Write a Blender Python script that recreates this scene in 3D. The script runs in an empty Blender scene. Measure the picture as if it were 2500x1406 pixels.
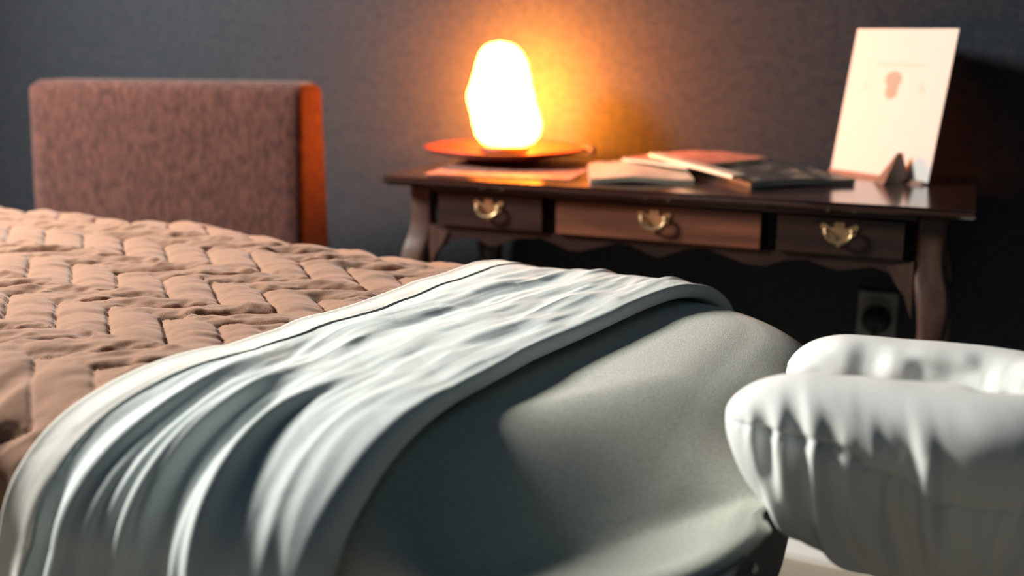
import bpy, bmesh, math, random
import numpy as np
from mathutils import Vector, Matrix
S = bpy.context.scene
C = S.collection
PI = math.pi

# ------------------------------------------------------------------ camera
PITCH, YAW = math.radians(13.6), math.radians(26.0)
cd = bpy.data.cameras.new('camera'); cam = bpy.data.objects.new('camera', cd); C.objects.link(cam)
cam.location = (0, 0, 1.07)
cam.rotation_euler = (PI/2 - PITCH, 0, YAW)
cd.sensor_width = 36.0
cd.lens = 2600/2500*36.0
cd.clip_start = 0.05
cd.dof.use_dof = True
cd.dof.focus_distance = 1.38
cd.dof.aperture_fstop = 2.1
S.camera = cam

# ------------------------------------------------------------------ world, daylight
S.view_settings.view_transform = 'Standard'
S.view_settings.look = 'None'
S.view_settings.exposure = 0.0
S.view_settings.gamma = 1.0
w = bpy.data.worlds.new('world'); S.world = w; w.use_nodes = True
bg = w.node_tree.nodes['Background']
bg.inputs[0].default_value = (0.30, 0.54, 0.74, 1); bg.inputs[1].default_value = 0.062

def area(name, loc, target, sx, sy, power, col):
    l = bpy.data.lights.new(name, 'AREA'); l.shape = 'RECTANGLE'; l.size = sx; l.size_y = sy
    l.energy = power; l.color = col
    o = bpy.data.objects.new(name, l); C.objects.link(o); o.location = loc
    o.rotation_euler = (Vector(target)-Vector(loc)).to_track_quat('-Z', 'Y').to_euler()
    return o
area('window_daylight', (-2.8, 0.88, 2.0), (-0.6, 1.1, 0.7), 0.40, 0.50, 158, (1.0, 0.96, 0.88))

# ------------------------------------------------------------------ helpers
rng = np.random.RandomState(7)
random.seed(4)

def mat(name, color, rough=0.8, color2=None, scale=40, bump=0.0, bscale=300, spec=0.3, emis=None, estr=0, metal=0,
        stretch=(1, 1, 1), coat=0, sheen=0, detail=4, lo=0.35, hi=0.65):
    m = bpy.data.materials.new(name); m.use_nodes = True
    nt = m.node_tree; b = nt.nodes['Principled BSDF']
    b.inputs['Base Color'].default_value = (*color, 1)
    b.inputs['Roughness'].default_value = rough
    b.inputs['Metallic'].default_value = metal
    b.inputs['Specular IOR Level'].default_value = spec
    b.inputs['Coat Weight'].default_value = coat
    b.inputs['Coat Roughness'].default_value = 0.12
    b.inputs['Sheen Weight'].default_value = sheen
    tc = nt.nodes.new('ShaderNodeTexCoord'); mp = nt.nodes.new('ShaderNodeMapping')
    mp.inputs['Scale'].default_value = stretch
    nt.links.new(tc.outputs['Object'], mp.inputs['Vector'])
    if color2:
        n = nt.nodes.new('ShaderNodeTexNoise'); n.inputs['Scale'].default_value = scale; n.inputs['Detail'].default_value = detail
        nt.links.new(mp.outputs[0], n.inputs['Vector'])
        r = nt.nodes.new('ShaderNodeValToRGB')
        r.color_ramp.elements[0].position = lo; r.color_ramp.elements[0].color = (*color, 1)
        r.color_ramp.elements[1].position = hi; r.color_ramp.elements[1].color = (*color2, 1)
        nt.links.new(n.outputs['Fac'], r.inputs[0]); nt.links.new(r.outputs[0], b.inputs['Base Color'])
    if bump:
        n = nt.nodes.new('ShaderNodeTexNoise'); n.inputs['Scale'].default_value = bscale; n.inputs['Detail'].default_value = 3
        nt.links.new(mp.outputs[0], n.inputs['Vector'])
        bp = nt.nodes.new('ShaderNodeBump'); bp.inputs['Strength'].default_value = bump; bp.inputs['Distance'].default_value = 0.002
        nt.links.new(n.outputs['Fac'], bp.inputs['Height']); nt.links.new(bp.outputs[0], b.inputs['Normal'])
    if emis:
        b.inputs['Emission Color'].default_value = (*emis, 1); b.inputs['Emission Strength'].default_value = estr
    return m

M = {}
M['wall'] = mat('charcoal_wall_paint', (0.028, 0.034, 0.044), 0.9, (0.040, 0.046, 0.055), 60, 0.5, 160, 0.15)
M['floor'] = mat('beige_carpet', (0.36, 0.31, 0.25), 0.95, (0.45, 0.39, 0.31), 250, 0.6, 400, 0.1)
M['blanket'] = mat('terracotta_quilt_cloth', (0.27, 0.145, 0.092), 0.95, (0.33, 0.18, 0.115), 900, 0.35, 900, 0.1, sheen=0.25)
M['sheet'] = mat('pale_grey_cotton', (0.58, 0.66, 0.66), 0.9, (0.68, 0.74, 0.735), 900, 0.25, 1100, 0.12, sheen=0.1)
M['hem'] = mat('white_cotton_hem', (0.80, 0.79, 0.74), 0.9, (0.85, 0.84, 0.79), 900, 0.2, 1100, 0.12)
M['thread'] = mat('dark_thread', (0.16, 0.19, 0.19), 0.9)
M['fitted'] = mat('grey_flannel', (0.50, 0.515, 0.455), 0.95, (0.68, 0.69, 0.62), 420, 0.4, 900, 0.1, sheen=0.1)
M['cushion'] = mat('white_flannel', (0.76, 0.79, 0.78), 0.9, (0.83, 0.85, 0.84), 800, 0.25, 1000, 0.12)
M['vinyl'] = mat('navy_vinyl', (0.012, 0.018, 0.026), 0.6, (0.018, 0.022, 0.03), 30)
M['rivet'] = mat('steel_rivet', (0.75, 0.7, 0.65), 0.35, spec=0.6, metal=0.3)
M['wood_dark'] = mat('dark_polished_walnut', (0.014, 0.008, 0.008), 0.36, (0.032, 0.015, 0.012), 6, 0.15, 30, 0.5, stretch=(1, 8, 8), coat=0.25)
M['wood_top'] = mat('polished_walnut_top', (0.022, 0.011, 0.010), 0.17, (0.045, 0.018, 0.014), 6, 0, 30, 0.6, stretch=(1, 10, 10), coat=0.5)
M['wood_drawer'] = mat('brown_walnut_drawer', (0.10, 0.036, 0.020), 0.42, (0.19, 0.066, 0.032), 5, 0.1, 30, 0.5, stretch=(1, 9, 9), coat=0.15)
M['wood_leg'] = mat('honey_brown_walnut', (0.050, 0.026, 0.020), 0.4, (0.085, 0.045, 0.032), 6, 0.1, 30, 0.5, stretch=(9, 9, 1), coat=0.2)
M['groove'] = mat('shadowed_groove_wood', (0.012, 0.008, 0.008), 0.7)
M['brass'] = mat('aged_brass', (0.72, 0.52, 0.30), 0.32, (0.50, 0.36, 0.2), 60, metal=0.85, spec=0.6)
M['plate'] = mat('red_brown_lacquer', (0.20, 0.040, 0.026), 0.45, (0.14, 0.028, 0.02), 20, spec=0.5)
M['plinth'] = mat('dark_lamp_wood', (0.07, 0.03, 0.02), 0.5, (0.11, 0.05, 0.03), 30)
M['paper'] = mat('white_card', (0.55, 0.535, 0.51), 0.55)
M['print_tan'] = mat('tan_print', (0.33, 0.30, 0.24), 0.7)
M['print_pale'] = mat('pale_print', (0.52, 0.50, 0.45), 0.7)
M['print_text'] = mat('pale_grey_print', (0.57, 0.56, 0.53), 0.7)
M['holder'] = mat('brown_card_holder', (0.22, 0.12, 0.09), 0.35, (0.28, 0.15, 0.11), 30, spec=0.5)
M['pages'] = mat('cream_paper_pages', (0.72, 0.66, 0.54), 0.7, (0.60, 0.55, 0.45), 300, stretch=(1, 1, 30))
M['glossy_cream'] = mat('cream_glossy_cover', (0.58, 0.53, 0.44), 0.4, (0.44, 0.40, 0.34), 22, spec=0.5)
M['glossy_dark'] = mat('dark_glossy_cover', (0.035, 0.045, 0.05), 0.4, (0.30, 0.28, 0.24), 28, spec=0.4, lo=0.55, hi=0.7)
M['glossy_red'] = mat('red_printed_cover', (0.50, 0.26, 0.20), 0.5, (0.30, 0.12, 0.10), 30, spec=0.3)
M['chair'] = mat('rust_brown_weave', (0.048, 0.020, 0.017), 0.95, (0.13, 0.052, 0.040), 55, 0.9, 220, 0.1, stretch=(1.6, 1.6, 0.7), sheen=0.15, lo=0.3, hi=0.7)
M['piping'] = mat('tan_piping', (0.30, 0.20, 0.15), 0.9)
M['legwood'] = mat('dark_chair_leg', (0.05, 0.03, 0.02), 0.5)
M['outlet'] = mat('grey_plastic', (0.22, 0.24, 0.22), 0.45, spec=0.4)
M['outlet_dark'] = mat('dark_plug', (0.02, 0.022, 0.025), 0.6)
M['mat'] = mat('white_towelling', (0.85, 0.82, 0.78), 0.95, (0.9, 0.87, 0.83), 400, 0.4, 500)

def mesh_obj(name, verts, faces, m, parent=None, smooth=True, loc=None):
    me = bpy.data.meshes.new(name); me.from_pydata([tuple(map(float, v)) for v in verts], [], faces)
    me.update()
    if smooth: me.polygons.foreach_set('use_smooth', [True]*len(me.polygons))
    me.materials.append(m)
    o = bpy.data.objects.new(name, me); C.objects.link(o)
    if parent: o.parent = parent
    if loc is not None: o.location = loc
    return o

def grid_obj(name, P, m, parent=None, closed_u=False, closed_v=False, thick=0.0):
    """P: (nu,nv,3) array -> one quad sheet; thick > 0 adds a solidify so that cloth has real thickness."""
    nu, nv, _ = P.shape
    V = P.reshape(-1, 3)
    iu = np.arange(nu if closed_u else nu-1); iv = np.arange(nv if closed_v else nv-1)
    A, B = np.meshgrid(iu, iv, indexing='ij')
    A2 = (A+1) % nu; B2 = (B+1) % nv
    F = np.stack([A*nv+B, A2*nv+B, A2*nv+B2, A*nv+B2], -1).reshape(-1, 4)
    me = bpy.data.meshes.new(name)
    me.vertices.add(len(V)); me.vertices.foreach_set('co', V.astype(np.float32).ravel())
    me.loops.add(F.size); me.loops.foreach_set('vertex_index', F.astype(np.int32).ravel())
    me.polygons.add(len(F)); me.polygons.foreach_set('loop_start', np.arange(0, F.size, 4, dtype=np.int32))
    me.polygons.foreach_set('loop_total', np.full(len(F), 4, dtype=np.int32))
    me.update(calc_edges=True); me.validate()
    me.polygons.foreach_set('use_smooth', np.ones(len(F), dtype=bool))
    me.materials.append(m)
    o = bpy.data.objects.new(name, me); C.objects.link(o)
    if parent: o.parent = parent
    if thick:
        md = o.modifiers.new('thickness', 'SOLIDIFY'); md.thickness = thick; md.offset = -1
    return o

def bm_obj(name, bm, m, parent=None, smooth=False, bevel=0.0, seg=2):
    if bevel:
        bmesh.ops.bevel(bm, geom=[e for e in bm.edges if e.calc_face_angle(0) > 0.6], offset=bevel, segments=seg, profile=0.6, affect='EDGES')
    bmesh.ops.recalc_face_normals(bm, faces=bm.faces)
    me = bpy.data.meshes.new(name); bm.to_mesh(me); bm.free()
    if smooth: me.polygons.foreach_set('use_smooth', [True]*len(me.polygons))
    me.materials.append(m)
    o = bpy.data.objects.new(name, me); C.objects.link(o)
    if parent: o.parent = parent
    return o

def box(bm, x0, x1, y0, y1, z0, z1):
    vs = [bm.verts.new((x, y, z)) for x in (x0, x1) for y in (y0, y1) for z in (z0, z1)]
    for f in ((0, 1, 3, 2), (4, 6, 7, 5), (0, 4, 5, 1), (2, 3, 7, 6), (0, 2, 6, 4), (1, 5, 7, 3)):
        bm.faces.new([vs[i] for i in f])

def prism(bm, pts, axis, a, b):
    """polygon pts extruded along axis ('x','y','z') from a to b"""
    def P(p, t):
        return {'x': (t, p[0], p[1]), 'y': (p[0], t, p[1]), 'z': (p[0], p[1], t)}[axis]
    A = [bm.verts.new(P(p, a)) for p in pts]; B = [bm.verts.new(P(p, b)) for p in pts]
    bm.faces.new(A); bm.faces.new(B[::-1])
    n = len(pts)
    for i in range(n): bm.faces.new([A[i], B[i], B[(i+1) % n], A[(i+1) % n]])

def tube_pts(path, radii, n=12):
    """closed-section tube along path; returns (len, n, 3)"""
    path = [Vector(p) for p in path]; out = []
    up = None
    for i, p in enumerate(path):
        t = (path[min(i+1, len(path)-1)]-path[max(i-1, 0)]).normalized()
        if up is None: up = t.orthogonal().normalized()
        up = (up - t*up.dot(t)).normalized(); s = t.cross(up)
        r = radii[i] if hasattr(radii, '__len__') else radii
        out.append([p + (up*math.cos(a)+s*math.sin(a))*r for a in np.linspace(0, 2*PI, n, endpoint=False)])
    return np.array(out)

def add_tube(bm, path, radii, n=10, caps=True):
    P = tube_pts(path, radii, n); rings = [[bm.verts.new(v) for v in r] for r in P]
    for a, b in zip(rings, rings[1:]):
        for i in range(n): bm.faces.new([a[i], b[i], b[(i+1) % n], a[(i+1) % n]])
    if caps: bm.faces.new(rings[0][::-1]); bm.faces.new(rings[-1])

def lathe(bm, prof, n=48, cx=0, cy=0):
    rings = [[bm.verts.new((cx+r*math.cos(a), cy+r*math.sin(a), z)) for a in np.linspace(0, 2*PI, n, endpoint=False)] for r, z in prof]
    for a, b in zip(rings, rings[1:]):
        for i in range(n): bm.faces.new([a[i], a[(i+1) % n], b[(i+1) % n], b[i]])
    bm.faces.new(rings[0][::-1]); bm.faces.new(rings[-1])

def empty(name, loc, rz=0):
    o = bpy.data.objects.new(name, None); C.objects.link(o); o.location = loc; o.rotation_euler = (0, 0, rz); o.empty_display_size = 0.1
    return o
def tag(o, label, cat, group=None, kind=None):
    o['label'] = label; o['category'] = cat
    if group: o['group'] = group
    if kind: o['kind'] = kind
    return o
def struct(o): o['kind'] = 'structure'; return o

def sstep(a, b, x):
    t = np.clip((x-a)/(b-a), 0, 1); return t*t*(3-2*t)
_tab = np.random.RandomState(11).rand(64, 64, 24)
def vnoise(x, y, k=0):
    """smooth 2-D value noise, -1..1"""
    x = np.asarray(x, float); y = np.asarray(y, float)
    xi = np.floor(x).astype(int); yi = np.floor(y).astype(int); fx = x-xi; fy = y-yi
    fx = fx*fx*fx*(fx*(fx*6-15)+10); fy = fy*fy*fy*(fy*(fy*6-15)+10)
    T = _tab[:, :, k % 24]
    a = T[xi % 64, yi % 64]; b = T[(xi+1) % 64, yi % 64]; c = T[xi % 64, (yi+1) % 64]; d = T[(xi+1) % 64, (yi+1) % 64]
    return ((a*(1-fx)+b*fx)*(1-fy)+(c*(1-fx)+d*fx)*fy)*2-1
def fbm(x, y, k=0, o=3):
    s = 0; a = 1
    for i in range(o): s = s+a*vnoise(x*2**i+i*3.7, y*2**i+i*9.1, k+i); a *= 0.5
    return s

# ------------------------------------------------------------------ room shell (desk wall is turned 2.9 degrees against the table)
DA = math.radians(2.9); DO = np.array([-1.275, 1.961])
dux = np.array([math.cos(DA), math.sin(DA)]); duy = np.array([-math.sin(DA), math.cos(DA)])
def dw(lx, ly, z=0.0):
    p = DO+dux*lx+duy*ly; return (float(p[0]), float(p[1]), z)
WALLY = 0.520
bm = bmesh.new(); box(bm, -4.2, 4.5, WALLY, WALLY+0.12, 0, 2.7)
wl = struct(bm_obj('wall_back', bm, M['wall'])); wl.location = (DO[0], DO[1], 0); wl.rotation_euler = (0, 0, DA)
bm = bmesh.new(); box(bm, -4.2, 4.5, WALLY-0.015, WALLY, 0, 0.10)
bs = struct(bm_obj('baseboard_back', bm, M['groove'], bevel=0.004)); bs.location = (DO[0], DO[1], 0); bs.rotation_euler = (0, 0, DA)
bm = bmesh.new(); box(bm, -5.6, 3.6, -2.2, 3.4, -0.1, 0)
struct(bm_obj('floor', bm, M['floor']))

# ------------------------------------------------------------------ massage table under its fitted sheet
YN, YF, XE, XW, ZT = 0.70, 1.575, -0.195, -2.75, 0.70
RH, RZ = 0.20, 0.102
ZH = 0.604
def profile(yn=YN, yf=YF, zt=ZT, rh=RH, rz=RZ, near_z=0.30, far_z=0.42):
    """cross-section over the table, near hem to far hem: points, normals, arc length"""
    P = []
    for z in np.linspace(near_z, zt-rz, 40)[:-1]: P.append((yn, z))
    for a in np.linspace(0, PI/2, 40): P.append((yn+rh*(1-math.cos(a)), zt-rz+rz*math.sin(a)))
    for y in np.linspace(yn+rh, yf-rh, 60)[1:-1]: P.append((y, zt))
    for a in np.linspace(PI/2, 0, 40): P.append((yf-rh*(1-math.cos(a)), zt-rz+rz*math.sin(a)))
    for z in np.linspace(zt-rz, far_z, 20)[1:]: P.append((yf, z))
    P = np.array(P)
    T = np.gradient(P, axis=0); T /= np.linalg.norm(T, axis=1)[:, None]
    N = np.stack([-T[:, 1], T[:, 0]], 1)
    s = np.concatenate([[0], np.cumsum(np.linalg.norm(np.diff(P, axis=0), axis=1))])
    return P, N, s

table = empty('massage_table', (-1.45, 1.14, 0))
tag(table, 'massage table under a grey fitted sheet, its dark rounded end plate below the head end', 'massage table')
TM = Matrix.Translation((1.45, -1.14, 0))
def tchild(o): o.parent = table; o.location = (1.45, -1.14, 0); return o

fs = empty('fitted_sheet', (0, 0, 0)); bpy.data.objects.remove(fs)
def fitted_sheet():
    cx, cy = (XE+XW)/2, (YN+YF)/2; hx, hy = (XE-XW)/2, (YF-YN)/2
    rings = []
    prof = []
    for d in np.linspace(0.43, RH, 28)[:-1]: prof.append((d, ZT))
    for a in np.linspace(PI/2, 0, 26): prof.append((RH*(1-math.cos(a)), ZT-RZ+RZ*math.sin(a)))
    prof.append((-0.001, ZT-RZ-0.002))
    prof += [(0.004, ZT-RZ-0.004), (0.014, ZT-RZ-0.004)]
    nseg_x, nseg_y, nc = 220, 90, 26
    def outline(d):
        a, b = hx-d, hy-d; r = max(0.25-d*0.85, 0.012)
        pts = []
        def seg(p, q, n):
            for t in np.arange(n)/n: pts.append((p[0]+(q[0]-p[0])*t, p[1]+(q[1]-p[1])*t))
        def cor(x, y, a0):
            for t in np.arange(nc)/nc: pts.append((x+r*math.cos(a0+t*PI/2), y+r*math.sin(a0+t*PI/2)))
        seg((a, -(b-r)), (a, b-r), nseg_y); cor(a-r, b-r, 0)
        seg((a-r, b), (-(a-r), b), nseg_x); cor(-(a-r), b-r, PI/2)
        seg((-a, b-r), (-a, -(b-r)), nseg_y); cor(-(a-r), -(b-r), PI)
        seg((-(a-r), -b), (a-r, -b), nseg_x); cor(a-r, -(b-r), -PI/2)
        return np.array(pts)
    out0 = outline(0.0)
    per = np.concatenate([[0], np.cumsum(np.linalg.norm(np.diff(out0, axis=0), axis=1))])
    G = []
    for d, z in prof:
        o = outline(max(d, 0) if d > 0 else 0)
        if d < 0: pass
        n = len(o)
        zz = np.full(n, z)
        x = o[:, 0]+cx; y = o[:, 1]+cy
        down = np.clip((ZT-RZ*0.5-z)/0.06, 0, 1)
        # soft swells of the loose flannel, tighter pulls near the head-end hem
        t_ = (x+0.335)+0.60*np.clip(1.12-y, 0, 0.4)
        pl = 0.70-0.54*np.maximum(t_, 0)*sstep(1.62, 1.05, y)-0.0*t_
        kk = 0.012; zz = np.where(x > -0.75, -kk*np.log(np.exp(-(zz-0.6)/kk)+np.exp(-(np.maximum(pl, 0.601)-0.6+0.010)/kk))+0.6, zz)
        zz = np.maximum(zz, min(z, 0.600)) if z < 0.62 else zz
        zz = zz+0.0022*vnoise(x*7, y*7, 2)*(d > 0.02)+0.004*vnoise(x*3+4, y*3, 3)*(d > 0.1)
        g = np.exp(-((y-0.985)/0.05)**2)*(x > XE-0.06)*down
        pull = 0.010*g*np.sin((y-0.985)*70+z*90)
        rad = 0.003*vnoise(per*14, np.full(n, z*6), 5)*down + pull
        dirx = np.where(x > cx+hx-0.14, 1.0, 0.0)
        diry = np.where(y < cy, -1.0, 1.0)*(1-dirx)
        x = x+rad*dirx; y = y+rad*diry
        if z < ZT-RZ-0.005:
            zz = zz+0.016*np.exp(-((y-1.0)/0.035)**2)*(x > XE-0.05)*np.clip((ZT-RZ-z)/0.03, 0, 1)
        G.append(np.stack([x, y, zz], 1))
    G = np.array(G)
    o = grid_obj('fitted_sheet', G[:, :, :], M['fitted'], closed_v=True)
    bm = bmesh.new(); bm.from_mesh(o.data)
    bm.verts.ensure_lookup_table()
    nv = G.shape[1]
    # close the middle of the top with strips between the two long sides
    ring = [bm.verts[i] for i in range(nv)]
    f = bm.faces.new(ring[::-1]); f.smooth = True; f.normal_update()
    bmesh.ops.recalc_face_normals(bm, faces=bm.faces)
    bm.to_mesh(o.data); bm.free()
    md = o.modifiers.new('thickness', 'SOLIDIFY'); md.thickness = 0.002; md.offset = -1
    return o
fo = tchild(fitted_sheet()); fo['label'] = 'grey flannel fitted sheet stretched over the padding'

rp = 0.24; pp = []
for cx_, cy_, a0 in ((XE-0.022-rp, YF-0.02-rp, 0), (XW+0.03+rp, YF-0.02-rp, PI/2), (XW+0.03+rp, YN+0.02+rp, PI), (XE-0.022-rp, YN+0.02+rp, 1.5*PI)):
    pp += [(cx_+rp*math.cos(a0+t), cy_+rp*math.sin(a0+t)) for t in np.linspace(0, PI/2, 14)]
bm = bmesh.new(); prism(bm, pp, "z", 0.550, 0.582)
tchild(bm_obj('padding', bm, M['vinyl'], bevel=0.008))
# dark end plate with rounded lower corners and a steel rivet
pts = [(0.78, 0.60), (0.78, 0.54)]
for a in np.linspace(PI, 1.5*PI, 8)[1:]: pts.append((0.82+0.04*math.cos(a), 0.54+0.04*math.sin(a)))
for a in np.linspace(-PI/2, 0, 14): pts.append((1.06+0.065*math.cos(a), 0.560+0.065*math.sin(a)))
pts.append((1.125, 0.60))
bm = bmesh.new(); prism(bm, [(y, z) for y, z in pts], 'x', -0.222, -0.200)
ep = tchild(bm_obj('end_plate', bm, M['vinyl'], bevel=0.003))
ep['label'] = 'dark end plate with rounded corner'
bm = bmesh.new()
add_tube(bm, [(-0.2005, 0.937, 0.568), (-0.1975, 0.937, 0.568), (-0.1962, 0.937, 0.568)], [0.0052, 0.005, 0.0035], 20)
rv = bm_obj('rivet', bm, M['rivet'], smooth=True); rv.parent = ep; rv['label'] = 'pale steel rivet'
for x in (-2.45, -0.55):
    for y in (0.80, 1.47):
        bm = bmesh.new(); box(bm, x-0.022, x+0.022, y-0.022, y+0.022, 0, 0.556)
        tchild(bm_obj('leg', bm, M['vinyl'], bevel=0.004))

# ------------------------------------------------------------------ quilted blanket
PP, PN, PS = profile(near_z=0.18, far_z=0.46)
i_top = int(np.argmax(PP[:, 0] > YN+RH)); S_TOP = PS[i_top]            # arc length where the flat top starts
S_EDGE = PS[39]                                                         # where the near face meets the rounding
def on_profile(s, off):
    y = np.interp(s, PS, PP[:, 0]); z = np.interp(s, PS, PP[:, 1])
    ny = np.interp(s, PS, PN[:, 0]); nz = np.interp(s, PS, PN[:, 1])
    l = np.hypot(ny, nz); ny /= l; nz /= l
    return y+ny*off, z+nz*off
def flat_y(s): return YN+RH+(s-S_TOP)      # y the arc length would reach if unrolled onto the flat top

# chevron stitching: zigzag lines run across the table and repeat every LX along it
LA = np.array([0.122, 0.080]); LB = np.array([-0.098, 0.090])
PER = LA[1]+LB[1]; DRIFT = (LA[0]+LB[0])/PER; LX = 0.092
def zig(y):
    """x of one stitched zigzag at cross coordinate y (without the repeat)"""
    ph = (y-1.220) % PER; k = np.floor((y-1.220)/PER)
    return k*(LA[0]+LB[0]) + np.where(ph < LB[1], LB[0]*ph/LB[1], LB[0]+LA[0]*(ph-LB[1])/LA[1])
def quilt(x, y):
    ph = (y-1.220) % PER; isB = ph < LB[1]
    d = (x+1.195-zig(y)) / LX
    f = np.abs(d-np.round(d))*LX                                    # along-x distance to nearest stitch
    perp = f*np.where(isB, LB[1]/np.hypot(*LB), LA[1]/np.hypot(*LA))
    # distance to the ridge where the zigzag turns also pinches a little
    pad = 0.0095*(1-np.exp(-perp/0.016))
    stitch = -0.0035*np.exp(-(perp/0.0022)**2)
    a = (x*LA[0]+y*LA[1])/np.hypot(*LA)
    b = (-x*LA[1]+y*LA[0])/np.hypot(*LA)
    puck = np.where(isB, 0.25, 1.0)*(0.0052*fbm(a*26, b*62, 1, 3)*np.exp(-(perp/0.020)**2)+0.0022*vnoise(a*45, b*90, 6))
    wr = 0.0026*fbm(a*9+3, b*42, 8, 2)
    return pad+stitch+puck+wr

XB0, XB1 = -2.70, -0.47
def sheetA(yf):   # outer edge of the turned-down top sheet
    return -0.765+(yf-1.118)*0.085 - 0.02*np.clip(0.9-yf, 0, 1)
def sheetB(yf):   # fold line of the turned-down top sheet
    return -0.470+(yf-1.18)*0.145+0.080*np.clip(1.05-yf, 0, 0.33)+0.02*sstep(1.3, 1.55, yf)

def blanket():
    nu, ns = 760, 470
    u = np.linspace(0, 1, nu)[:, None]; s = np.linspace(PS[39]-0.30, PS[-1]-0.02, ns)[None, :]
    x0 = XB0; yf = flat_y(s)
    xe = sheetB(yf)-0.035
    # hem: the blanket is cut shorter away from the turned-down sheet
    x = x0+(xe-x0)*u + 0*s
    hem = S_EDGE-0.045-0.20*sstep(-1.12, -0.86, x[:, :1])+0.006*vnoise(x[:, :1]*9, 0*x[:, :1], 4)
    t = np.linspace(0, 1, ns)[None, :]
    s = hem+(PS[-1]-0.02-hem)*t
    yf = flat_y(s)
    drop = np.clip((S_TOP-0.02-s)/0.16, 0, 2)
    q = quilt(x, yf)
    far = sstep(1.35, 1.55, yf)
    big = 0.022*sstep(-0.8, -1.5, x)*sstep(1.0, 1.5, yf)+0.006*fbm(x*5, yf*6, 12, 2)+0.012*far*fbm(x*7, yf*4, 14, 2)
    under = sstep(sheetA(yf)-0.035*np.clip(drop, 0, 2)-0.005, sheetA(yf)-0.035*np.clip(drop, 0, 2)+0.03, x)
    q = q*(1-0.55*under)*(1-0.5*np.clip(drop, 0, 1))
    folds = (1-under)*drop**1.4*(0.014*vnoise(x*15+0.6*yf, yf*2.0, 9)+0.006*vnoise(x*37, yf*4, 10))
    off = 0.012-0.003*under+q+big*0.7*(1-under*0.8)+folds+0.012*drop*(1-under)
    y, z = on_profile(s, np.maximum(off, 0.004))
    x = x-0.02*drop*0
    return np.stack([x+0*y, y, z], -1)
bl = grid_obj('quilted_blanket', blanket(), M['blanket'], thick=0.006)
tag(bl, 'terracotta chevron-quilted blanket spread over the left part of the massage table', 'blanket')

# ------------------------------------------------------------------ turned-down top sheet
def wrinkle(x, yf, s):
    drop = np.clip((S_TOP+0.05-s)/0.22, 0, 1.8)
    a = yf+0.12*x; b = x-0.10*yf+0.012*vnoise(x*4, yf*5, 3)
    warp = 0.03*vnoise(yf*5, x*5, 5)
    r1 = fbm((b+warp)*22, a*5.0, 16, 3)
    r1 = np.sign(r1)*np.abs(r1)**1.2
    r2 = 1-np.abs(vnoise((b+warp*0.7)*30, a*7+2, 19))*2                    # sharp creases
    top = 0.0042*r1+0.0016*r2
    dd = 0.009*vnoise((b+warp*1.5)*22+5, a*4.2, 21)+0.009*vnoise((b+warp*1.2)*40, a*6, 22)+0.003*vnoise((b+warp)*80, a*5, 17)
    patch = 0.45+0.55*sstep(-0.35, 0.35, vnoise(b*8+3, a*6, 1))
    return top*(1-0.3*np.clip(drop, 0, 1))+dd*patch*np.clip(drop, 0, 1.25)**1.1
def top_sheet():
    ns = 520
    s0 = S_EDGE-0.34; s = np.linspace(s0, PS[-1]-0.03, ns)[None, :]
    yf = flat_y(s); drop = np.clip((S_TOP-0.02-s)/0.16, 0, 2)
    xa = sheetA(yf)-0.035*drop; xb = sheetB(yf)
    nu = 330; u = np.linspace(0, 1, nu)[:, None]
    x = xa+(xb-xa)*u
    wl = wrinkle(x, yf, s)*sstep(0.03, 0.24, u)*(1-0.75*sstep(0.93, 1.0, u))
    edge = (0.004*vnoise(yf*9, 0*yf, 7)+0.003*vnoise(yf*21, 0*yf, 2))*(1-u)**2
    hemz = 0.0015*np.exp(-((u-0.0)/0.02)**2)
    qd = 0.04*quilt(x, yf)
    base = 0.027-0.003*u
    off = np.maximum(base+wl+qd+hemz+0.014*drop, 0.019)+0.010*drop+0.010*drop*vnoise(x*4, yf*0.8, 13)
    y, z = on_profile(s, off)
    top = np.stack([x+edge+0*y, y, z], -1)
    # the fold itself: half a turn down onto the fitted sheet, then tucked back under the blanket end
    n = 14; ang = np.linspace(0, PI, n)[1:]
    offe = off[-1:, :]; low = 0.0035; R = (offe-low)/2
    roll = []
    ro = 0.8+0.25*vnoise(yf*6, 0*yf, 15)
    for a in ang:
        o2 = low+R+R*np.cos(a)
        xx = xb+R*np.sin(a)*0.95*ro
        y2, z2 = on_profile(s, o2); roll.append(np.stack([xx, y2, z2], -1)[0])
    for k in range(1, 5):
        y2, z2 = on_profile(s, np.full_like(s, low)); roll.append(np.stack([xb-0.012*k, y2, z2], -1)[0])
    return top, np.array(roll)
T, R_ = top_sheet()
# hem strip (first centimetres) is its own part
NU = T.shape[0]; hs = 44
ts = empty('top_sheet', (-0.6, 1.1, 0.72))
tag(ts, 'pale top sheet turned down over the end of the terracotta blanket, white hem facing left', 'bed sheet')
def sch(o): o.parent = ts; o.location = (0.6, -1.1, -0.72); return o
sch(grid_obj('turned_down_panel', np.concatenate([T[hs:], R_], 0), M['sheet'], thick=0.0016))
hm = sch(grid_obj('hem', T[:hs+1]+np.array([0, 0, 0.0004]), M['hem'], thick=0.003)); hm['label'] = 'white stitched hem band'
# dark stitch line between hem and panel
seam = T[hs][::3]; nrm = np.array([0, -0.0006, 0.0012])
bm = bmesh.new(); add_tube(bm, [tuple(p+nrm) for p in seam], 0.0007, 6)
sch(bm_obj('stitch_line', bm, M['thread'], smooth=True))

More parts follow.
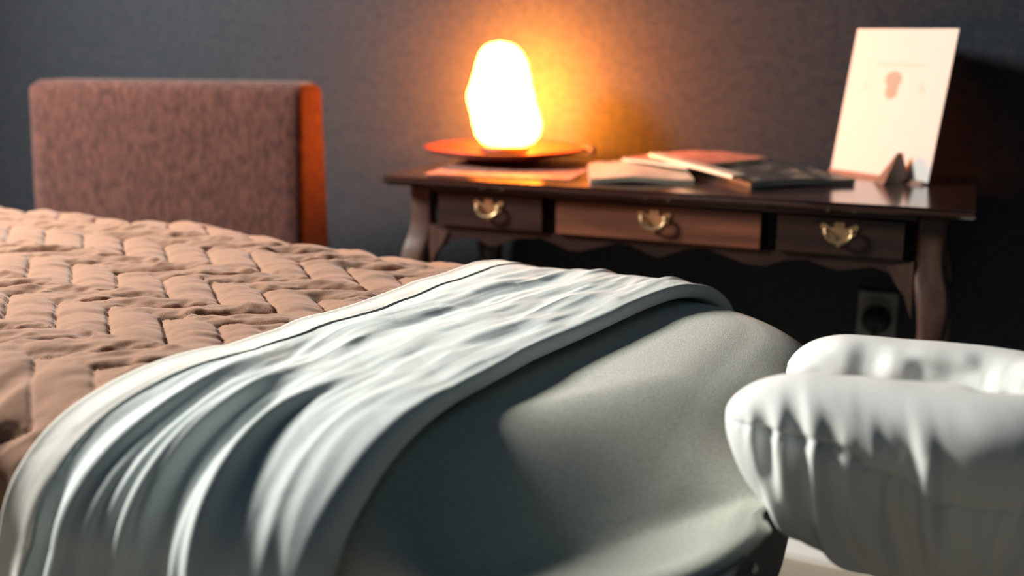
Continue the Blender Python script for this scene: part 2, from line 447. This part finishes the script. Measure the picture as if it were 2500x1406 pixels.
# ------------------------------------------------------------------ face-rest cushion
def cushion():
    # U path in the x-y plane, open towards the table (-x)
    cyc, r, x_back = 1.098, 0.112, -0.03
    near = [(x, cyc-r) for x in np.linspace(-0.245, x_back, 60)]
    arc = [(x_back+r*1.02*math.sin(a), cyc-r*math.cos(a)) for a in np.linspace(0, PI, 60)[1:-1]]
    fary = [(x, cyc+r) for x in np.linspace(x_back, -0.232, 60)]
    path = np.array(near+arc+fary)
    n = len(path)
    sl = np.concatenate([[0], np.cumsum(np.linalg.norm(np.diff(path, axis=0), axis=1))]); L = sl[-1]
    sn = np.linspace(0, 1, 420)**1.0*L
    px = np.interp(sn, sl, path[:, 0]); py = np.interp(sn, sl, path[:, 1])
    tx = np.gradient(px); ty = np.gradient(py); l = np.hypot(tx, ty); tx /= l; ty /= l
    ox, oy = ty, -tx                      # outward of the U
    m = 150; ph = np.linspace(0, 2*PI, m, endpoint=False)[None, :]      # 0 = outward, pi/2 = up
    d0 = sn; d1 = L-sn
    tipn = np.sqrt(np.clip(1-(1-np.clip(d0/0.085, 0, 1))**2, 0, 1))
    tipf = np.sqrt(np.clip(1-(1-np.clip(d1/0.070, 0, 1))**2, 0, 1))
    tip = np.minimum(tipn, tipf)[:, None]
    wid = 0.056*tip
    upr = (0.047)*tip
    nearw = sstep(0.50, 0.30, sn)[:, None]
    grow = sstep(0.0, 0.17, sn)[:, None]
    dn = 0.040*np.maximum(tip, 0)*(1-nearw)+nearw*(0.012*np.minimum(1, sn/0.004)+0.200*(1-np.exp(-sn/0.078)))[:, None]
    dn = dn*sstep(0, 0.05, d1)[:, None]**0.3
    c, s_ = np.cos(ph), np.sin(ph)
    H = np.where(s_ >= 0, upr, dn)
    # section: rounded above, tapering to a narrow gathered base below
    taper = np.where(s_ < 0, 1-0.55*(np.abs(s_)**1.5)*grow, 1.0)
    rx = wid*np.sign(c)*np.abs(c)**0.9*taper
    rz = H*np.sign(s_)*np.abs(s_)**0.92
    # drooping cover leans away from the camera side below
    lean = np.where(s_ < 0, -0.075*np.abs(s_)**1.3*grow*nearw, 0)
    # gathers along the seam
    S2 = sn[:, None]+0*ph
    phs = 0.10-0.30*sstep(0.05, 0.22, S2)*nearw          # seam angle sinks along the near prong
    dphi = np.angle(np.exp(1j*(ph-phs)))
    g1 = vnoise(S2*62+0.8*dphi, dphi*0.8, 2); g2 = vnoise(S2*150, dphi*1.2, 4)
    amp = np.exp(-(dphi/0.85)**2)*(0.5+0.5*(dphi < 0))+0.35*np.exp(-((dphi+0.9)/0.8)**2)
    amp = amp*sstep(0.01, 0.05, sn)[:, None]*(0.25+0.75*sstep(0.30, 0.18, sn)[:, None])
    disp = amp*(0.0095*g1+0.0030*g2*np.exp(-(dphi/0.25)**2))
    disp = disp-0.0035*np.exp(-(dphi/0.045)**2)*np.minimum(tip, 1)
    disp = disp+0.004*np.where(s_ < 0, 1, 0)*grow*vnoise(S2*22, ph*1.5+S2*9, 9)*np.abs(s_)
    disp = disp+0.011*np.where(s_ < 0, np.abs(s_)**0.7, 0)*vnoise((S2-0.05*np.abs(s_))*46+1.5, ph*0.5, 14)*nearw*sstep(0.02, 0.07, sn)[:, None]
    # inner wall creases and soft swells
    inn = np.exp(-(np.angle(np.exp(1j*(ph-PI*0.78)))/0.6)**2)
    disp = disp+inn*0.006*vnoise(S2*34, ph*2, 12)*sstep(0.08, 0.16, sn)[:, None]+0.0025*vnoise(S2*12, ph*1.2, 7)*tip
    nxl = c; nzl = s_
    zc = 0.704+0.006*np.sin(PI*np.clip(sn/L, 0, 1))-0.020*sstep(0.3, 0.50, sn)
    out = rx+disp*nxl+lean
    X = px[:, None]+ox[:, None]*out; Y = py[:, None]+oy[:, None]*out; Z = zc[:, None]+rz+disp*nzl
    return np.stack([X, Y, Z], -1), phs, ph, sn
P, phs, ph, sn = cushion()
fc = empty('face_rest_cushion', (-0.10, 1.10, 0.60))
tag(fc, 'white U-shaped face rest cushion in gathered flannel at the right end of the table', 'cushion')
ob = grid_obj('cushion_cover', P, M['cushion'], closed_v=True); ob.parent = fc; ob.location = (0.10, -1.10, -0.60)
sp = []
for i in range(4, 235, 3):
    j = int(round((phs[i, 0] % (2*PI))/(2*PI)*P.shape[1])) % P.shape[1]
    sp.append(Vector(P[i, j]))
bm = bmesh.new(); add_tube(bm, sp, 0.0008, 6)
o = bm_obj('seam', bm, M['sheet'], smooth=True, parent=fc); o.location = (0.10, -1.10, -0.60)
# padded frame and two rods that carry it
bm = bmesh.new(); box(bm, -0.15, 0.07, 1.04, 1.16, 0.594, 0.606)
tchild(bm_obj('face_rest_platform', bm, M['vinyl'], bevel=0.006))
for y in (1.05, 1.15):
    bm = bmesh.new(); add_tube(bm, [(-0.24, y, 0.585), (-0.02, y, 0.585)], 0.009, 12); tchild(bm_obj('face_rest_rod', bm, M['vinyl'], smooth=True))

# pale mat on the floor beyond the table end
bm = bmesh.new(); box(bm, -0.385, 0.35, 2.075, 2.36, 0, 0.012)
mo = tag(bm_obj('floor_mat', bm, M['mat'], bevel=0.004), 'white mat lying on the beige floor beyond the head end of the massage table', 'mat')
mo.rotation_euler = (0, 0, math.radians(0))

# ------------------------------------------------------------------ writing desk (built in its own local frame)
desk = empty('writing_desk', dw(0, 0), DA)
tag(desk, 'dark walnut writing desk with three brass-handled drawers and scalloped apron', 'desk')
DW, DD = 1.2, 0.49
def part(name, bm, m, bevel=0.0, smooth=False, parent=desk, seg=2): return bm_obj(name, bm, m, parent=parent, bevel=bevel, smooth=smooth, seg=seg)
# top with moulded edge
bm = bmesh.new()
prof = [(0.0, 0.760), (0.004, 0.7565), (0.004, 0.752), (0.0, 0.749), (0.006, 0.744), (0.016, 0.740)]
rings = []
for d, z in [(0.003, 0.7615)]+prof:
    d2 = d
    rings.append([bm.verts.new(v) for v in ((d2, d2, z), (DW-d2, d2, z), (DW-d2, DD-d2, z), (d2, DD-d2, z))])
for a, b in zip(rings, rings[1:]):
    for i in range(4): bm.faces.new([a[i], a[(i+1) % 4], b[(i+1) % 4], b[i]])
bm.faces.new(rings[0]); bm.faces.new(rings[-1][::-1])
part('top', bm, M['wood_top'])
# carcass behind the drawer fronts
bm = bmesh.new(); box(bm, 0.095, DW-0.095, 0.052, DD-0.03, 0.64, 0.7405)
part('case', bm, M['groove'])
# scalloped apron: rail above the drawers, stiles, wavy lower edge
ap = [(0.10, 0.654), (0.10, 0.600), (0.115, 0.598), (0.14, 0.615), (0.17, 0.628), (0.21, 0.630), (0.235, 0.618), (0.25, 0.616), (0.27, 0.624), (0.31, 0.638), (0.36, 0.642), (0.39, 0.634), (0.42, 0.622),
      (0.45, 0.621), (0.49, 0.634), (0.53, 0.645), (0.56, 0.642), (0.60, 0.626), (0.615, 0.622), (0.63, 0.626), (0.67, 0.643), (0.71, 0.648), (0.75, 0.638), (0.79, 0.624),
      (0.83, 0.622), (0.87, 0.638), (0.91, 0.642), (0.95, 0.630), (0.97, 0.626), (0.99, 0.630), (1.03, 0.638), (1.06, 0.630), (1.085, 0.606), (1.10, 0.590), (1.10, 0.654)]
bm = bmesh.new(); prism(bm, ap, 'y', 0.040, 0.058); part('apron', bm, M['wood_dark'])
bm = bmesh.new(); box(bm, 0.10, 1.10, 0.038, 0.058, 0.731, 0.7405); part('rail', bm, M['wood_dark'])
for x0, x1 in ((0.372, 0.392), (0.826, 0.846)):
    bm = bmesh.new(); box(bm, x0, x1, 0.050, 0.060, 0.652, 0.733); part('stile', bm, M['groove'], bevel=0.002)
for x0, x1 in ((0.06, 0.075), (DW-0.075, DW-0.06)):
    bm = bmesh.new(); box(bm, x0, x1, 0.09, DD-0.07, 0.62, 0.7405); part('side_panel', bm, M['wood_dark'])
bm = bmesh.new(); box(bm, 0.09, DW-0.09, DD-0.05, DD-0.035, 0.62, 0.7405); part('back_panel', bm, M['wood_dark'])

def bail_handle(cx, cz, y, parent, label=None):
    """shaped back plate, two posts and a drop bail"""
    h = None
    bm = bmesh.new()
    half = [(0, 0.020), (0.006, 0.0225), (0.010, 0.017), (0.009, 0.011), (0.016, 0.010), (0.024, 0.016), (0.031, 0.0185), (0.035, 0.013), (0.030, 0.006), (0.031, 0.0), (0.026, -0.005), (0.018, -0.006),
            (0.014, -0.012), (0.011, -0.019), (0.006, -0.0175), (0.004, -0.023), (0, -0.026)]
    pts = half+[(-a, b) for a, b in half[-2:0:-1]]
    prism(bm, [(cx+a, cz+b) for a, b in pts], 'y', y-0.003, y)
    h = bm_obj('handle', bm, M['brass'], parent=parent, bevel=0.0008)
    for sx in (-1, 1):
        bm = bmesh.new()
        add_tube(bm, [(cx+sx*0.024, y-0.002, cz+0.006), (cx+sx*0.024, y-0.010, cz+0.006), (cx+sx*0.024, y-0.013, cz+0.006)], [0.0035, 0.0045, 0.0025], 12)
        bm_obj('post', bm, M['brass'], parent=h, smooth=True)
    path = [(cx+0.024*math.cos(a), y-0.012-0.003*math.sin(a), cz+0.004-0.019*math.sin(a)**0.8 if math.sin(a) > 0 else cz+0.004) for a in np.linspace(0, PI, 22)]
    bm = bmesh.new(); add_tube(bm, path, [0.0022+0.0012*math.sin(a) for a in np.linspace(0, PI, 22)], 10)
    bm_obj('bail', bm, M['brass'], parent=h, smooth=True)
for x0, x1, m, lab in ((0.124, 0.366, 'wood_dark', None), (0.398, 0.820, 'wood_drawer', 'lighter brown centre drawer'), (0.852, 1.082, 'wood_dark', None)):
    bm = bmesh.new(); box(bm, x0, x1, 0.030, 0.052, 0.6575, 0.7275)
    d = part('drawer', bm, M[m], bevel=0.005, seg=3)
    if lab: d['label'] = lab
    cx = (x0+x1)/2
    bail_handle(cx, 0.699, 0.030, d)

def cabriole(x, y, sx, sy, m):
    """cabriole leg, knee bulging outward in direction (sx, sy), with foot pad"""
    prof = [(0.7405, 0.0, 0.026), (0.70, 0.0, 0.026), (0.655, 0.0, 0.027), (0.625, 0.004, 0.029), (0.595, 0.012, 0.032), (0.56, 0.019, 0.0325), (0.52, 0.020, 0.030), (0.46, 0.014, 0.0255), (0.38, 0.004, 0.021),
            (0.28, -0.006, 0.017), (0.18, -0.010, 0.0145), (0.10, -0.004, 0.0145), (0.06, 0.006, 0.019), (0.03, 0.014, 0.027), (0.012, 0.016, 0.029), (0.0, 0.016, 0.026)]
    zs = np.array([p[0] for p in prof])[::-1]
    zz = np.concatenate([np.linspace(0, 0.7405, 70)])
    off = np.interp(zz, zs, np.array([p[1] for p in prof])[::-1]); hw = np.interp(zz, zs, np.array([p[2] for p in prof])[::-1])
    G = []
    for z, o_, h_ in zip(zz, off, hw):
        e = 0.32 if z > 0.62 else 0.32+0.5*min(1, (0.62-z)/0.12)
        r = []
        for a in np.linspace(0, 2*PI, 28, endpoint=False):
            ca, sa = math.cos(a), math.sin(a)
            r.append((x+sx*o_+h_*math.copysign(abs(ca)**e, ca), y+sy*o_+h_*math.copysign(abs(sa)**e, sa), z))
        G.append(r)
    bm = bmesh.new(); rings = [[bm.verts.new(v) for v in r] for r in G]
    for a, b in zip(rings, rings[1:]):
        for i in range(28): bm.faces.new([a[i], a[(i+1) % 28], b[(i+1) % 28], b[i]])
    bm.faces.new(rings[0][::-1]); bm.faces.new(rings[-1])
    return part('leg', bm, m, smooth=True)
cabriole(0.072, 0.068, -1, -1, M['wood_leg']); l2 = cabriole(1.128, 0.068, 1, -1, M['wood_leg'])
cabriole(0.078, DD-0.06, -1, 1, M['wood_dark']); cabriole(1.122, DD-0.06, 1, 1, M['wood_dark'])
for sx, xx in ((1, 0.098), (-1, 1.102)):      # knee brackets
    pts = [(xx, 0.655), (xx+sx*0.045, 0.640), (xx+sx*0.030, 0.612), (xx+sx*0.012, 0.588), (xx+sx*0.002, 0.560), (xx-sx*0.004, 0.545)]
    bm = bmesh.new(); prism(bm, pts, 'y', 0.036, 0.056); part('knee_bracket', bm, M['wood_leg'], bevel=0.003)

# ------------------------------------------------------------------ things on the desk
def on_desk(name, lx, ly, z=0.7617, rz=0): return empty(name, dw(lx, ly, z), DA+rz)
# round lacquer tray
TX, TY = 0.153, 0.322
bm = bmesh.new(); lathe(bm, [(0.05, 0.0), (0.075, 0.002), (0.085, 0.010), (0.125, 0.016), (0.158, 0.024), (0.172, 0.032), (0.174, 0.034), (0.171, 0.0355), (0.155, 0.030), (0.10, 0.0225), (0.02, 0.0215)], 72)
tr = empty('tray', dw(TX, TY, 0.7642), DA); dsh = bm_obj('dish', bm, M['plate'], smooth=True, parent=tr); dsh.scale = (1.13, 0.98, 1)
bm = bmesh.new(); add_tube(bm, [(0.185, 0.035, 0.034), (0.205, 0.025, 0.040), (0.225, 0.0, 0.036), (0.232, -0.03, 0.030)], [0.008, 0.008, 0.007, 0.005], 12); bm_obj('handle', bm, M['plinth'], smooth=True, parent=tr)
tag(tr, 'round red-brown tray under the glowing salt lamp on the desk', 'tray')
# twisted flat handle of a spoon-like stick lying at the tray's right rim: a short dark strap
lamp = on_desk('salt_lamp', TX, TY, 0.7642+0.0235)
tag(lamp, 'glowing rough salt-rock lamp on a small dark wooden base at the left of the desk', 'lamp')
bm = bmesh.new(); lathe(bm, [(0.045, -0.001), (0.056, 0.0), (0.058, 0.006), (0.055, 0.014), (0.045, 0.016), (0.01, 0.016)], 40); bm_obj('base', bm, M['plinth'], parent=lamp, smooth=True)
def rock():
    nz, na = 60, 72
    zs = np.linspace(0, 1, nz); H = 0.243
    # radius silhouette: wide low on the right, narrower rounded top
    rad = np.interp(zs, [0, 0.03, 0.10, 0.22, 0.35, 0.5, 0.65, 0.8, 0.90, 0.96, 0.99, 1.0], [0.040, 0.058, 0.071, 0.077, 0.0775, 0.0755, 0.070, 0.061, 0.050, 0.036, 0.018, 0.002])
    G = []
    for z, r in zip(zs, rad):
        row = []
        for a in np.linspace(0, 2*PI, na, endpoint=False):
            ca, sa = math.cos(a), math.sin(a)
            k = 1+0.05*float(vnoise(2+ca*1.3+sa*0.4, z*3.1+sa*1.3+5, 3))+0.025*float(vnoise(ca*3+9, z*8+sa*3, 5))
            fac = 0.985 if (int((a*6/(2*PI))) % 2) else 1.015
            # left shoulder bulge, right foot bulge
            dxl = 0.013*math.exp(-((z-0.48)/0.13)**2)*max(0, -ca)**2+0.010*math.exp(-((z-0.22)/0.20)**2)*max(0, ca)**2
            rr = r*k*fac+dxl*(r > 0.02)
            shift = -0.010*z+0.006*(1-z)
            row.append((rr*ca+shift, rr*sa*0.9, 0.014+z*H))
        G.append(row)
    return np.array(G)
G = rock()
sm = bpy.data.materials.new('glowing_salt'); sm.use_nodes = True
nt = sm.node_tree; b = nt.nodes['Principled BSDF']; b.inputs['Base Color'].default_value = (0.85, 0.45, 0.25, 1); b.inputs['Roughness'].default_value = 0.5
n = nt.nodes.new('ShaderNodeTexNoise'); n.inputs['Scale'].default_value = 14; n.inputs['Detail'].default_value = 3
tc = nt.nodes.new('ShaderNodeTexCoord'); nt.links.new(tc.outputs['Object'], n.inputs['Vector'])
r = nt.nodes.new('ShaderNodeMapRange'); r.inputs['From Min'].default_value = 0.3; r.inputs['From Max'].default_value = 0.7; r.inputs['To Min'].default_value = 68.0; r.inputs['To Max'].default_value = 96.0
nt.links.new(n.outputs['Fac'], r.inputs['Value'])
# extra emission added on the unseen rear, for a tight hotspot on the wall
sx_ = nt.nodes.new('ShaderNodeSeparateXYZ'); nt.links.new(tc.outputs['Object'], sx_.inputs[0])
r2 = nt.nodes.new('ShaderNodeMapRange'); r2.interpolation_type = 'SMOOTHSTEP'; r2.inputs['From Min'].default_value = 0.015; r2.inputs['From Max'].default_value = 0.07
r2.inputs['To Min'].default_value = 1.0; r2.inputs['To Max'].default_value = 5.2
nt.links.new(sx_.outputs['Y'], r2.inputs['Value'])
mm = nt.nodes.new('ShaderNodeMath'); mm.operation = 'MULTIPLY'; nt.links.new(r.outputs[0], mm.inputs[0]); nt.links.new(r2.outputs[0], mm.inputs[1])
nt.links.new(mm.outputs[0], b.inputs['Emission Strength'])
b.inputs['Emission Color'].default_value = (1.0, 0.22, 0.016, 1)
ro = grid_obj('salt_rock', G, sm, closed_v=True, parent=lamp); ro['label'] = 'glowing salt crystal'

# framed-look card on a small stand
# printed card leaning in a small brown stand
BL = np.array([0.8972, 0.4552, 0.0]); BR = np.array([1.1070, 0.3084, 0.0])
cw = float(np.linalg.norm(BR-BL)); crz = math.atan2(BR[1]-BL[1], BR[0]-BL[0]); CH, LEAN = 0.315, math.radians(10)
card = on_desk('display_card', BL[0], BL[1], 0.7632, crz)
tag(card, 'white printed card with a tan crest standing at the right end of the desk', 'card')
def cpt(u, v, d=0.0):   # u along, v up the card, d out of its face
    h = v*CH; return (u*cw, h*math.sin(LEAN)-d*math.cos(LEAN), h*math.cos(LEAN)-d*math.sin(LEAN)*-1*0)
def cprism(name, pts, m, d0, d1, parent):
    bm = bmesh.new()
    A = [bm.verts.new(cpt(u, v, d0)) for u, v in pts]; B = [bm.verts.new(cpt(u, v, d1)) for u, v in pts]
    bm.faces.new(A); bm.faces.new(B[::-1]); n = len(pts)
    for i in range(n): bm.faces.new([A[i], B[i], B[(i+1) % n], A[(i+1) % n]])
    return bm_obj(name, bm, m, parent=parent)
cs = cprism('sheet', [(0, 0), (1, 0), (1, 1), (0, 1)], M['paper'], 0, 0.0025, card)
crest = []
for a in np.linspace(0, PI, 12): crest.append((0.475+0.080*math.cos(a), 0.665+0.052*math.sin(a)))
crest = [(0.555, 0.655)]+crest+[(0.395, 0.650), (0.422, 0.615), (0.415, 0.570)]+[(0.475-0.055*math.cos(a), 0.565-0.035*math.sin(a)) for a in np.linspace(0.2, PI-0.2, 8)]+[(0.535, 0.570), (0.530, 0.615)]
cprism('printed_crest', crest, M['print_tan'], 0.0025, 0.0031, card)
for cu in (0.205, 0.760):
    cprism('printed_triangle', [(cu-0.040, 0.585), (cu+0.040, 0.585), (cu+0.004, 0.655)], M['print_pale'], 0.0025, 0.0031, card)
def dashes(name, u0, u1, v, hgt, m, seedv):
    rr = random.Random(seedv); bm = bmesh.new(); u = u0
    while u < u1:
        wd = rr.uniform(0.012, 0.03)
        for k in (0,):
            A = [bm.verts.new(cpt(a, b_, 0.0025)) for a, b_ in ((u, v), (u+wd, v), (u+wd, v+hgt), (u, v+hgt))]
            B = [bm.verts.new(cpt(a, b_, 0.0031)) for a, b_ in ((u, v), (u+wd, v), (u+wd, v+hgt), (u, v+hgt))]
            bm.faces.new(A); bm.faces.new(B[::-1])
            for i in range(4): bm.faces.new([A[i], B[i], B[(i+1) % 4], A[(i+1) % 4]])
        u += wd+rr.uniform(0.006, 0.016)
    return bm_obj(name, bm, m, parent=card)
dashes('printed_line', 0.27, 0.76, 0.752, 0.020, M['print_pale'], 3)
dashes('printed_line', 0.40, 0.62, 0.895, 0.014, M['print_text'], 5)
st = on_desk('card_stand', BL[0], BL[1], 0.7617, crz)
tag(st, 'small brown stand with a pointed prop holding the white card', 'card stand')
bm = bmesh.new(); box(bm, 0.004, cw-0.004, -0.022, 0.012, 0, 0.0012); box(bm, 0.004, cw-0.004, -0.012, -0.009, 0.0012, 0.008); bm_obj('ledge', bm, M['holder'], parent=st)
bm = bmesh.new()
vs = [bm.verts.new(v) for v in ((0.700*cw, -0.075, 0.0), (0.800*cw, -0.075, 0.0), (0.83*cw, -0.006, 0.0), (0.70*cw, -0.006, 0.0), (0.745*cw, -0.020, 0.062), (0.765*cw, -0.010, 0.060))]
for f in ((0, 1, 4), (1, 2, 5, 4), (2, 3, 5), (3, 0, 4, 5), (3, 2, 1, 0)): bm.faces.new([vs[i] for i in f])
bm_obj('prop', bm, M['holder'], parent=st, bevel=0.001)

def magazine(name, lx, ly, w, h, rz, z, t, cover, label, sag=0.0, tilt=0.0, cat='magazine', group=None, curl=0.0, page='pages'):
    """w x h booklet with rounded spine, page block and slightly curling cover; origin at its centre"""
    e = on_desk(name, lx, ly, z, rz); tag(e, label, cat, group)
    nx, ny = 34, 34
    X, Y = np.meshgrid(np.linspace(-w/2, w/2, nx), np.linspace(-h/2, h/2, ny), indexing='ij')
    lift = sag*np.exp(-((X/w+0.1)/0.28)**2)+curl*np.clip((Y/h+X/w)-0.1, 0, 1)**2+tilt*(Y/h+0.5)
    wav = 0.0008*vnoise(X*22+lx*30, Y*22, 3)
    top = np.stack([X, Y, t+lift+wav+0.0012], -1); mid = np.stack([X, Y, t+lift+wav], -1)
    def slab(nm, up, lo, m):
        bm = bmesh.new(); A = [[bm.verts.new(up[i, j]) for j in range(ny)] for i in range(nx)]; B = [[bm.verts.new(lo[i, j]) for j in range(ny)] for i in range(nx)]
        for i in range(nx-1):
            for j in range(ny-1):
                bm.faces.new([A[i][j], A[i+1][j], A[i+1][j+1], A[i][j+1]]); bm.faces.new([B[i][j], B[i][j+1], B[i+1][j+1], B[i+1][j]])
        per = [(i, 0) for i in range(nx)]+[(nx-1, j) for j in range(1, ny)]+[(i, ny-1) for i in range(nx-2, -1, -1)]+[(0, j) for j in range(ny-2, 0, -1)]
        for p, q in zip(per, per[1:]+per[:1]): bm.faces.new([A[p[0]][p[1]], B[p[0]][p[1]], B[q[0]][q[1]], A[q[0]][q[1]]])
        return bm_obj(nm, bm, m, parent=e)
    slab('page_block', mid*np.array([0.992, 0.992, 1]), np.stack([X*0.992, Y*0.992, 0.0004+lift*0.85], -1), M[page])
    slab('cover', top, mid+np.array([0, 0, 0.00005]), M[cover])
    return e
Z0 = 0.7617
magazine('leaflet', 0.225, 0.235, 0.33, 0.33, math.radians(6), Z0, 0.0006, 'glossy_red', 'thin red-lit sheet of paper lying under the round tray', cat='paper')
magazine('magazine', 0.515, 0.225, 0.215, 0.275, math.radians(20), Z0, 0.008, 'glossy_cream', 'cream magazine lying flat next to the round tray', sag=0.006, group='magazines on the desk')
magazine('magazine', 0.785, 0.305, 0.235, 0.300, math.radians(37), Z0, 0.011, 'glossy_dark', 'dark magazine with cream page edges lying in front of the card', sag=0.004, group='magazines on the desk')
magazine('magazine', 0.60, 0.39, 0.20, 0.27, math.radians(-28), Z0+0.0180, 0.006, 'glossy_red', 'reddish magazine lying across the backs of the cream and the dark ones', sag=0.002, group='magazines on the desk')
# long folded newspaper edge lying diagonally over the magazines
magazine('folded_leaflet', 0.640, 0.215, 0.030, 0.40, math.radians(40), Z0+0.0260, 0.006, 'glossy_cream', 'long cream folded leaflet lying diagonally across the magazines', cat='leaflet')

# ------------------------------------------------------------------ wall socket with a dark plug below the desk
out = empty('wall_socket', dw(1.016, WALLY, 0.405), DA)
tag(out, 'grey plastic wall socket with a dark round plug on the wall under the desk', 'socket')
bm = bmesh.new(); box(bm, -0.043, 0.043, -0.009, 0, -0.075, 0.075); bm_obj('plate', bm, M['outlet'], parent=out, bevel=0.003)
for dz in (0.032, -0.038):
    bm = bmesh.new(); add_tube(bm, [(0, -0.0095, dz), (0, -0.014, dz)], 0.030, 32); rg = bm_obj('socket_face', bm, M['outlet'], parent=out)
bm = bmesh.new(); add_tube(bm, [(0, -0.014, 0.012), (0, -0.030, 0.012), (0, -0.045, 0.010)], [0.034, 0.032, 0.018], 28); add_tube(bm, [(0, -0.04, 0.0), (0, -0.055, -0.02), (0.003, -0.05, -0.12), (0.03, -0.03, -0.25), (0.05, -0.02, -0.38)], 0.004, 8)
pl = bm_obj('plug', bm, M['outlet_dark'], smooth=True); pl.location = dw(1.016, WALLY, 0.405); pl.rotation_euler = (0, 0, DA)
tag(pl, 'dark plug and cable pushed into the wall socket under the desk', 'plug')

# ------------------------------------------------------------------ upholstered chair seen from behind
CA = math.radians(13)
ch = empty('upholstered_chair', (-1.476, 1.957, 0), CA)
tag(ch, 'square-backed chair in rust-brown woven fabric standing behind the massage table', 'chair')
W_ = 0.70
def panel(name, y0t, y0b, y1t, y1b, x0, x1, z0, z1, m, r=0.018, puff=0.008):
    """upholstered slab: front and rear face puffed, corners rounded"""
    nz, na = 40, 64
    G = []
    for z in np.linspace(z0, z1, nz):
        t = (z-z0)/(z1-z0); ya = y0b+(y0t-y0b)*t; yb = y1b+(y1t-y1b)*t
        e = min(1, (z1-z)/0.02, (z-z0)/0.02); ins = r*(1-math.sqrt(max(0, 1-(1-e)**2))) if e < 1 else 0
        row = []
        xs = np.linspace(x0+ins+r, x1-ins-r, 24)
        pf = lambda x: puff*math.sin(PI*np.clip((x-x0)/(x1-x0), 0, 1))**0.5*math.sin(PI*np.clip(t, 0.02, 0.98))**0.5
        for x in xs: row.append((x, ya+ins-pf(x), z))
        for a in np.linspace(-PI/2, 0, 6)[1:]: row.append((x1-ins-r+r*math.cos(a), ya+ins+r+r*math.sin(a), z))
        for a in np.linspace(0, PI/2, 6)[:-1]: row.append((x1-ins-r+r*math.cos(a), yb-ins-r+r*math.sin(a), z))
        for x in xs[::-1]: row.append((x, yb-ins+pf(x), z))
        for a in np.linspace(PI/2, PI, 6)[1:]: row.append((x0+ins+r+r*math.cos(a), yb-ins-r+r*math.sin(a), z))
        for a in np.linspace(PI, 1.5*PI, 6)[:-1]: row.append((x0+ins+r+r*math.cos(a), ya+ins+r+r*math.sin(a), z))
        G.append(row)
    bm = bmesh.new(); rings = [[bm.verts.new(v) for v in r_] for r_ in G]; n = len(G[0])
    for a, b in zip(rings, rings[1:]):
        for i in range(n): bm.faces.new([a[i], a[(i+1) % n], b[(i+1) % n], b[i]])
    bm.faces.new(rings[0][::-1]); bm.faces.new(rings[-1])
    return bm_obj(name, bm, m, parent=ch, smooth=True)
panel('backrest', 0.0, -0.045, 0.125, 0.135, -W_, 0, 0.40, 0.955, M['chair'])
panel('seat', 0.10, 0.10, 0.42, 0.42, -W_+0.02, -0.02, 0.33, 0.46, M['chair'], r=0.03)
for x in (-W_+0.05, -0.05):
    for y in (0.03, 0.38):
        bm = bmesh.new(); add_tube(bm, [(x, y, 0), (x, y, 0.34 if y > 0.1 else 0.41)], [0.014, 0.02], 12); bm_obj('leg', bm, M['legwood'], parent=ch, smooth=True)
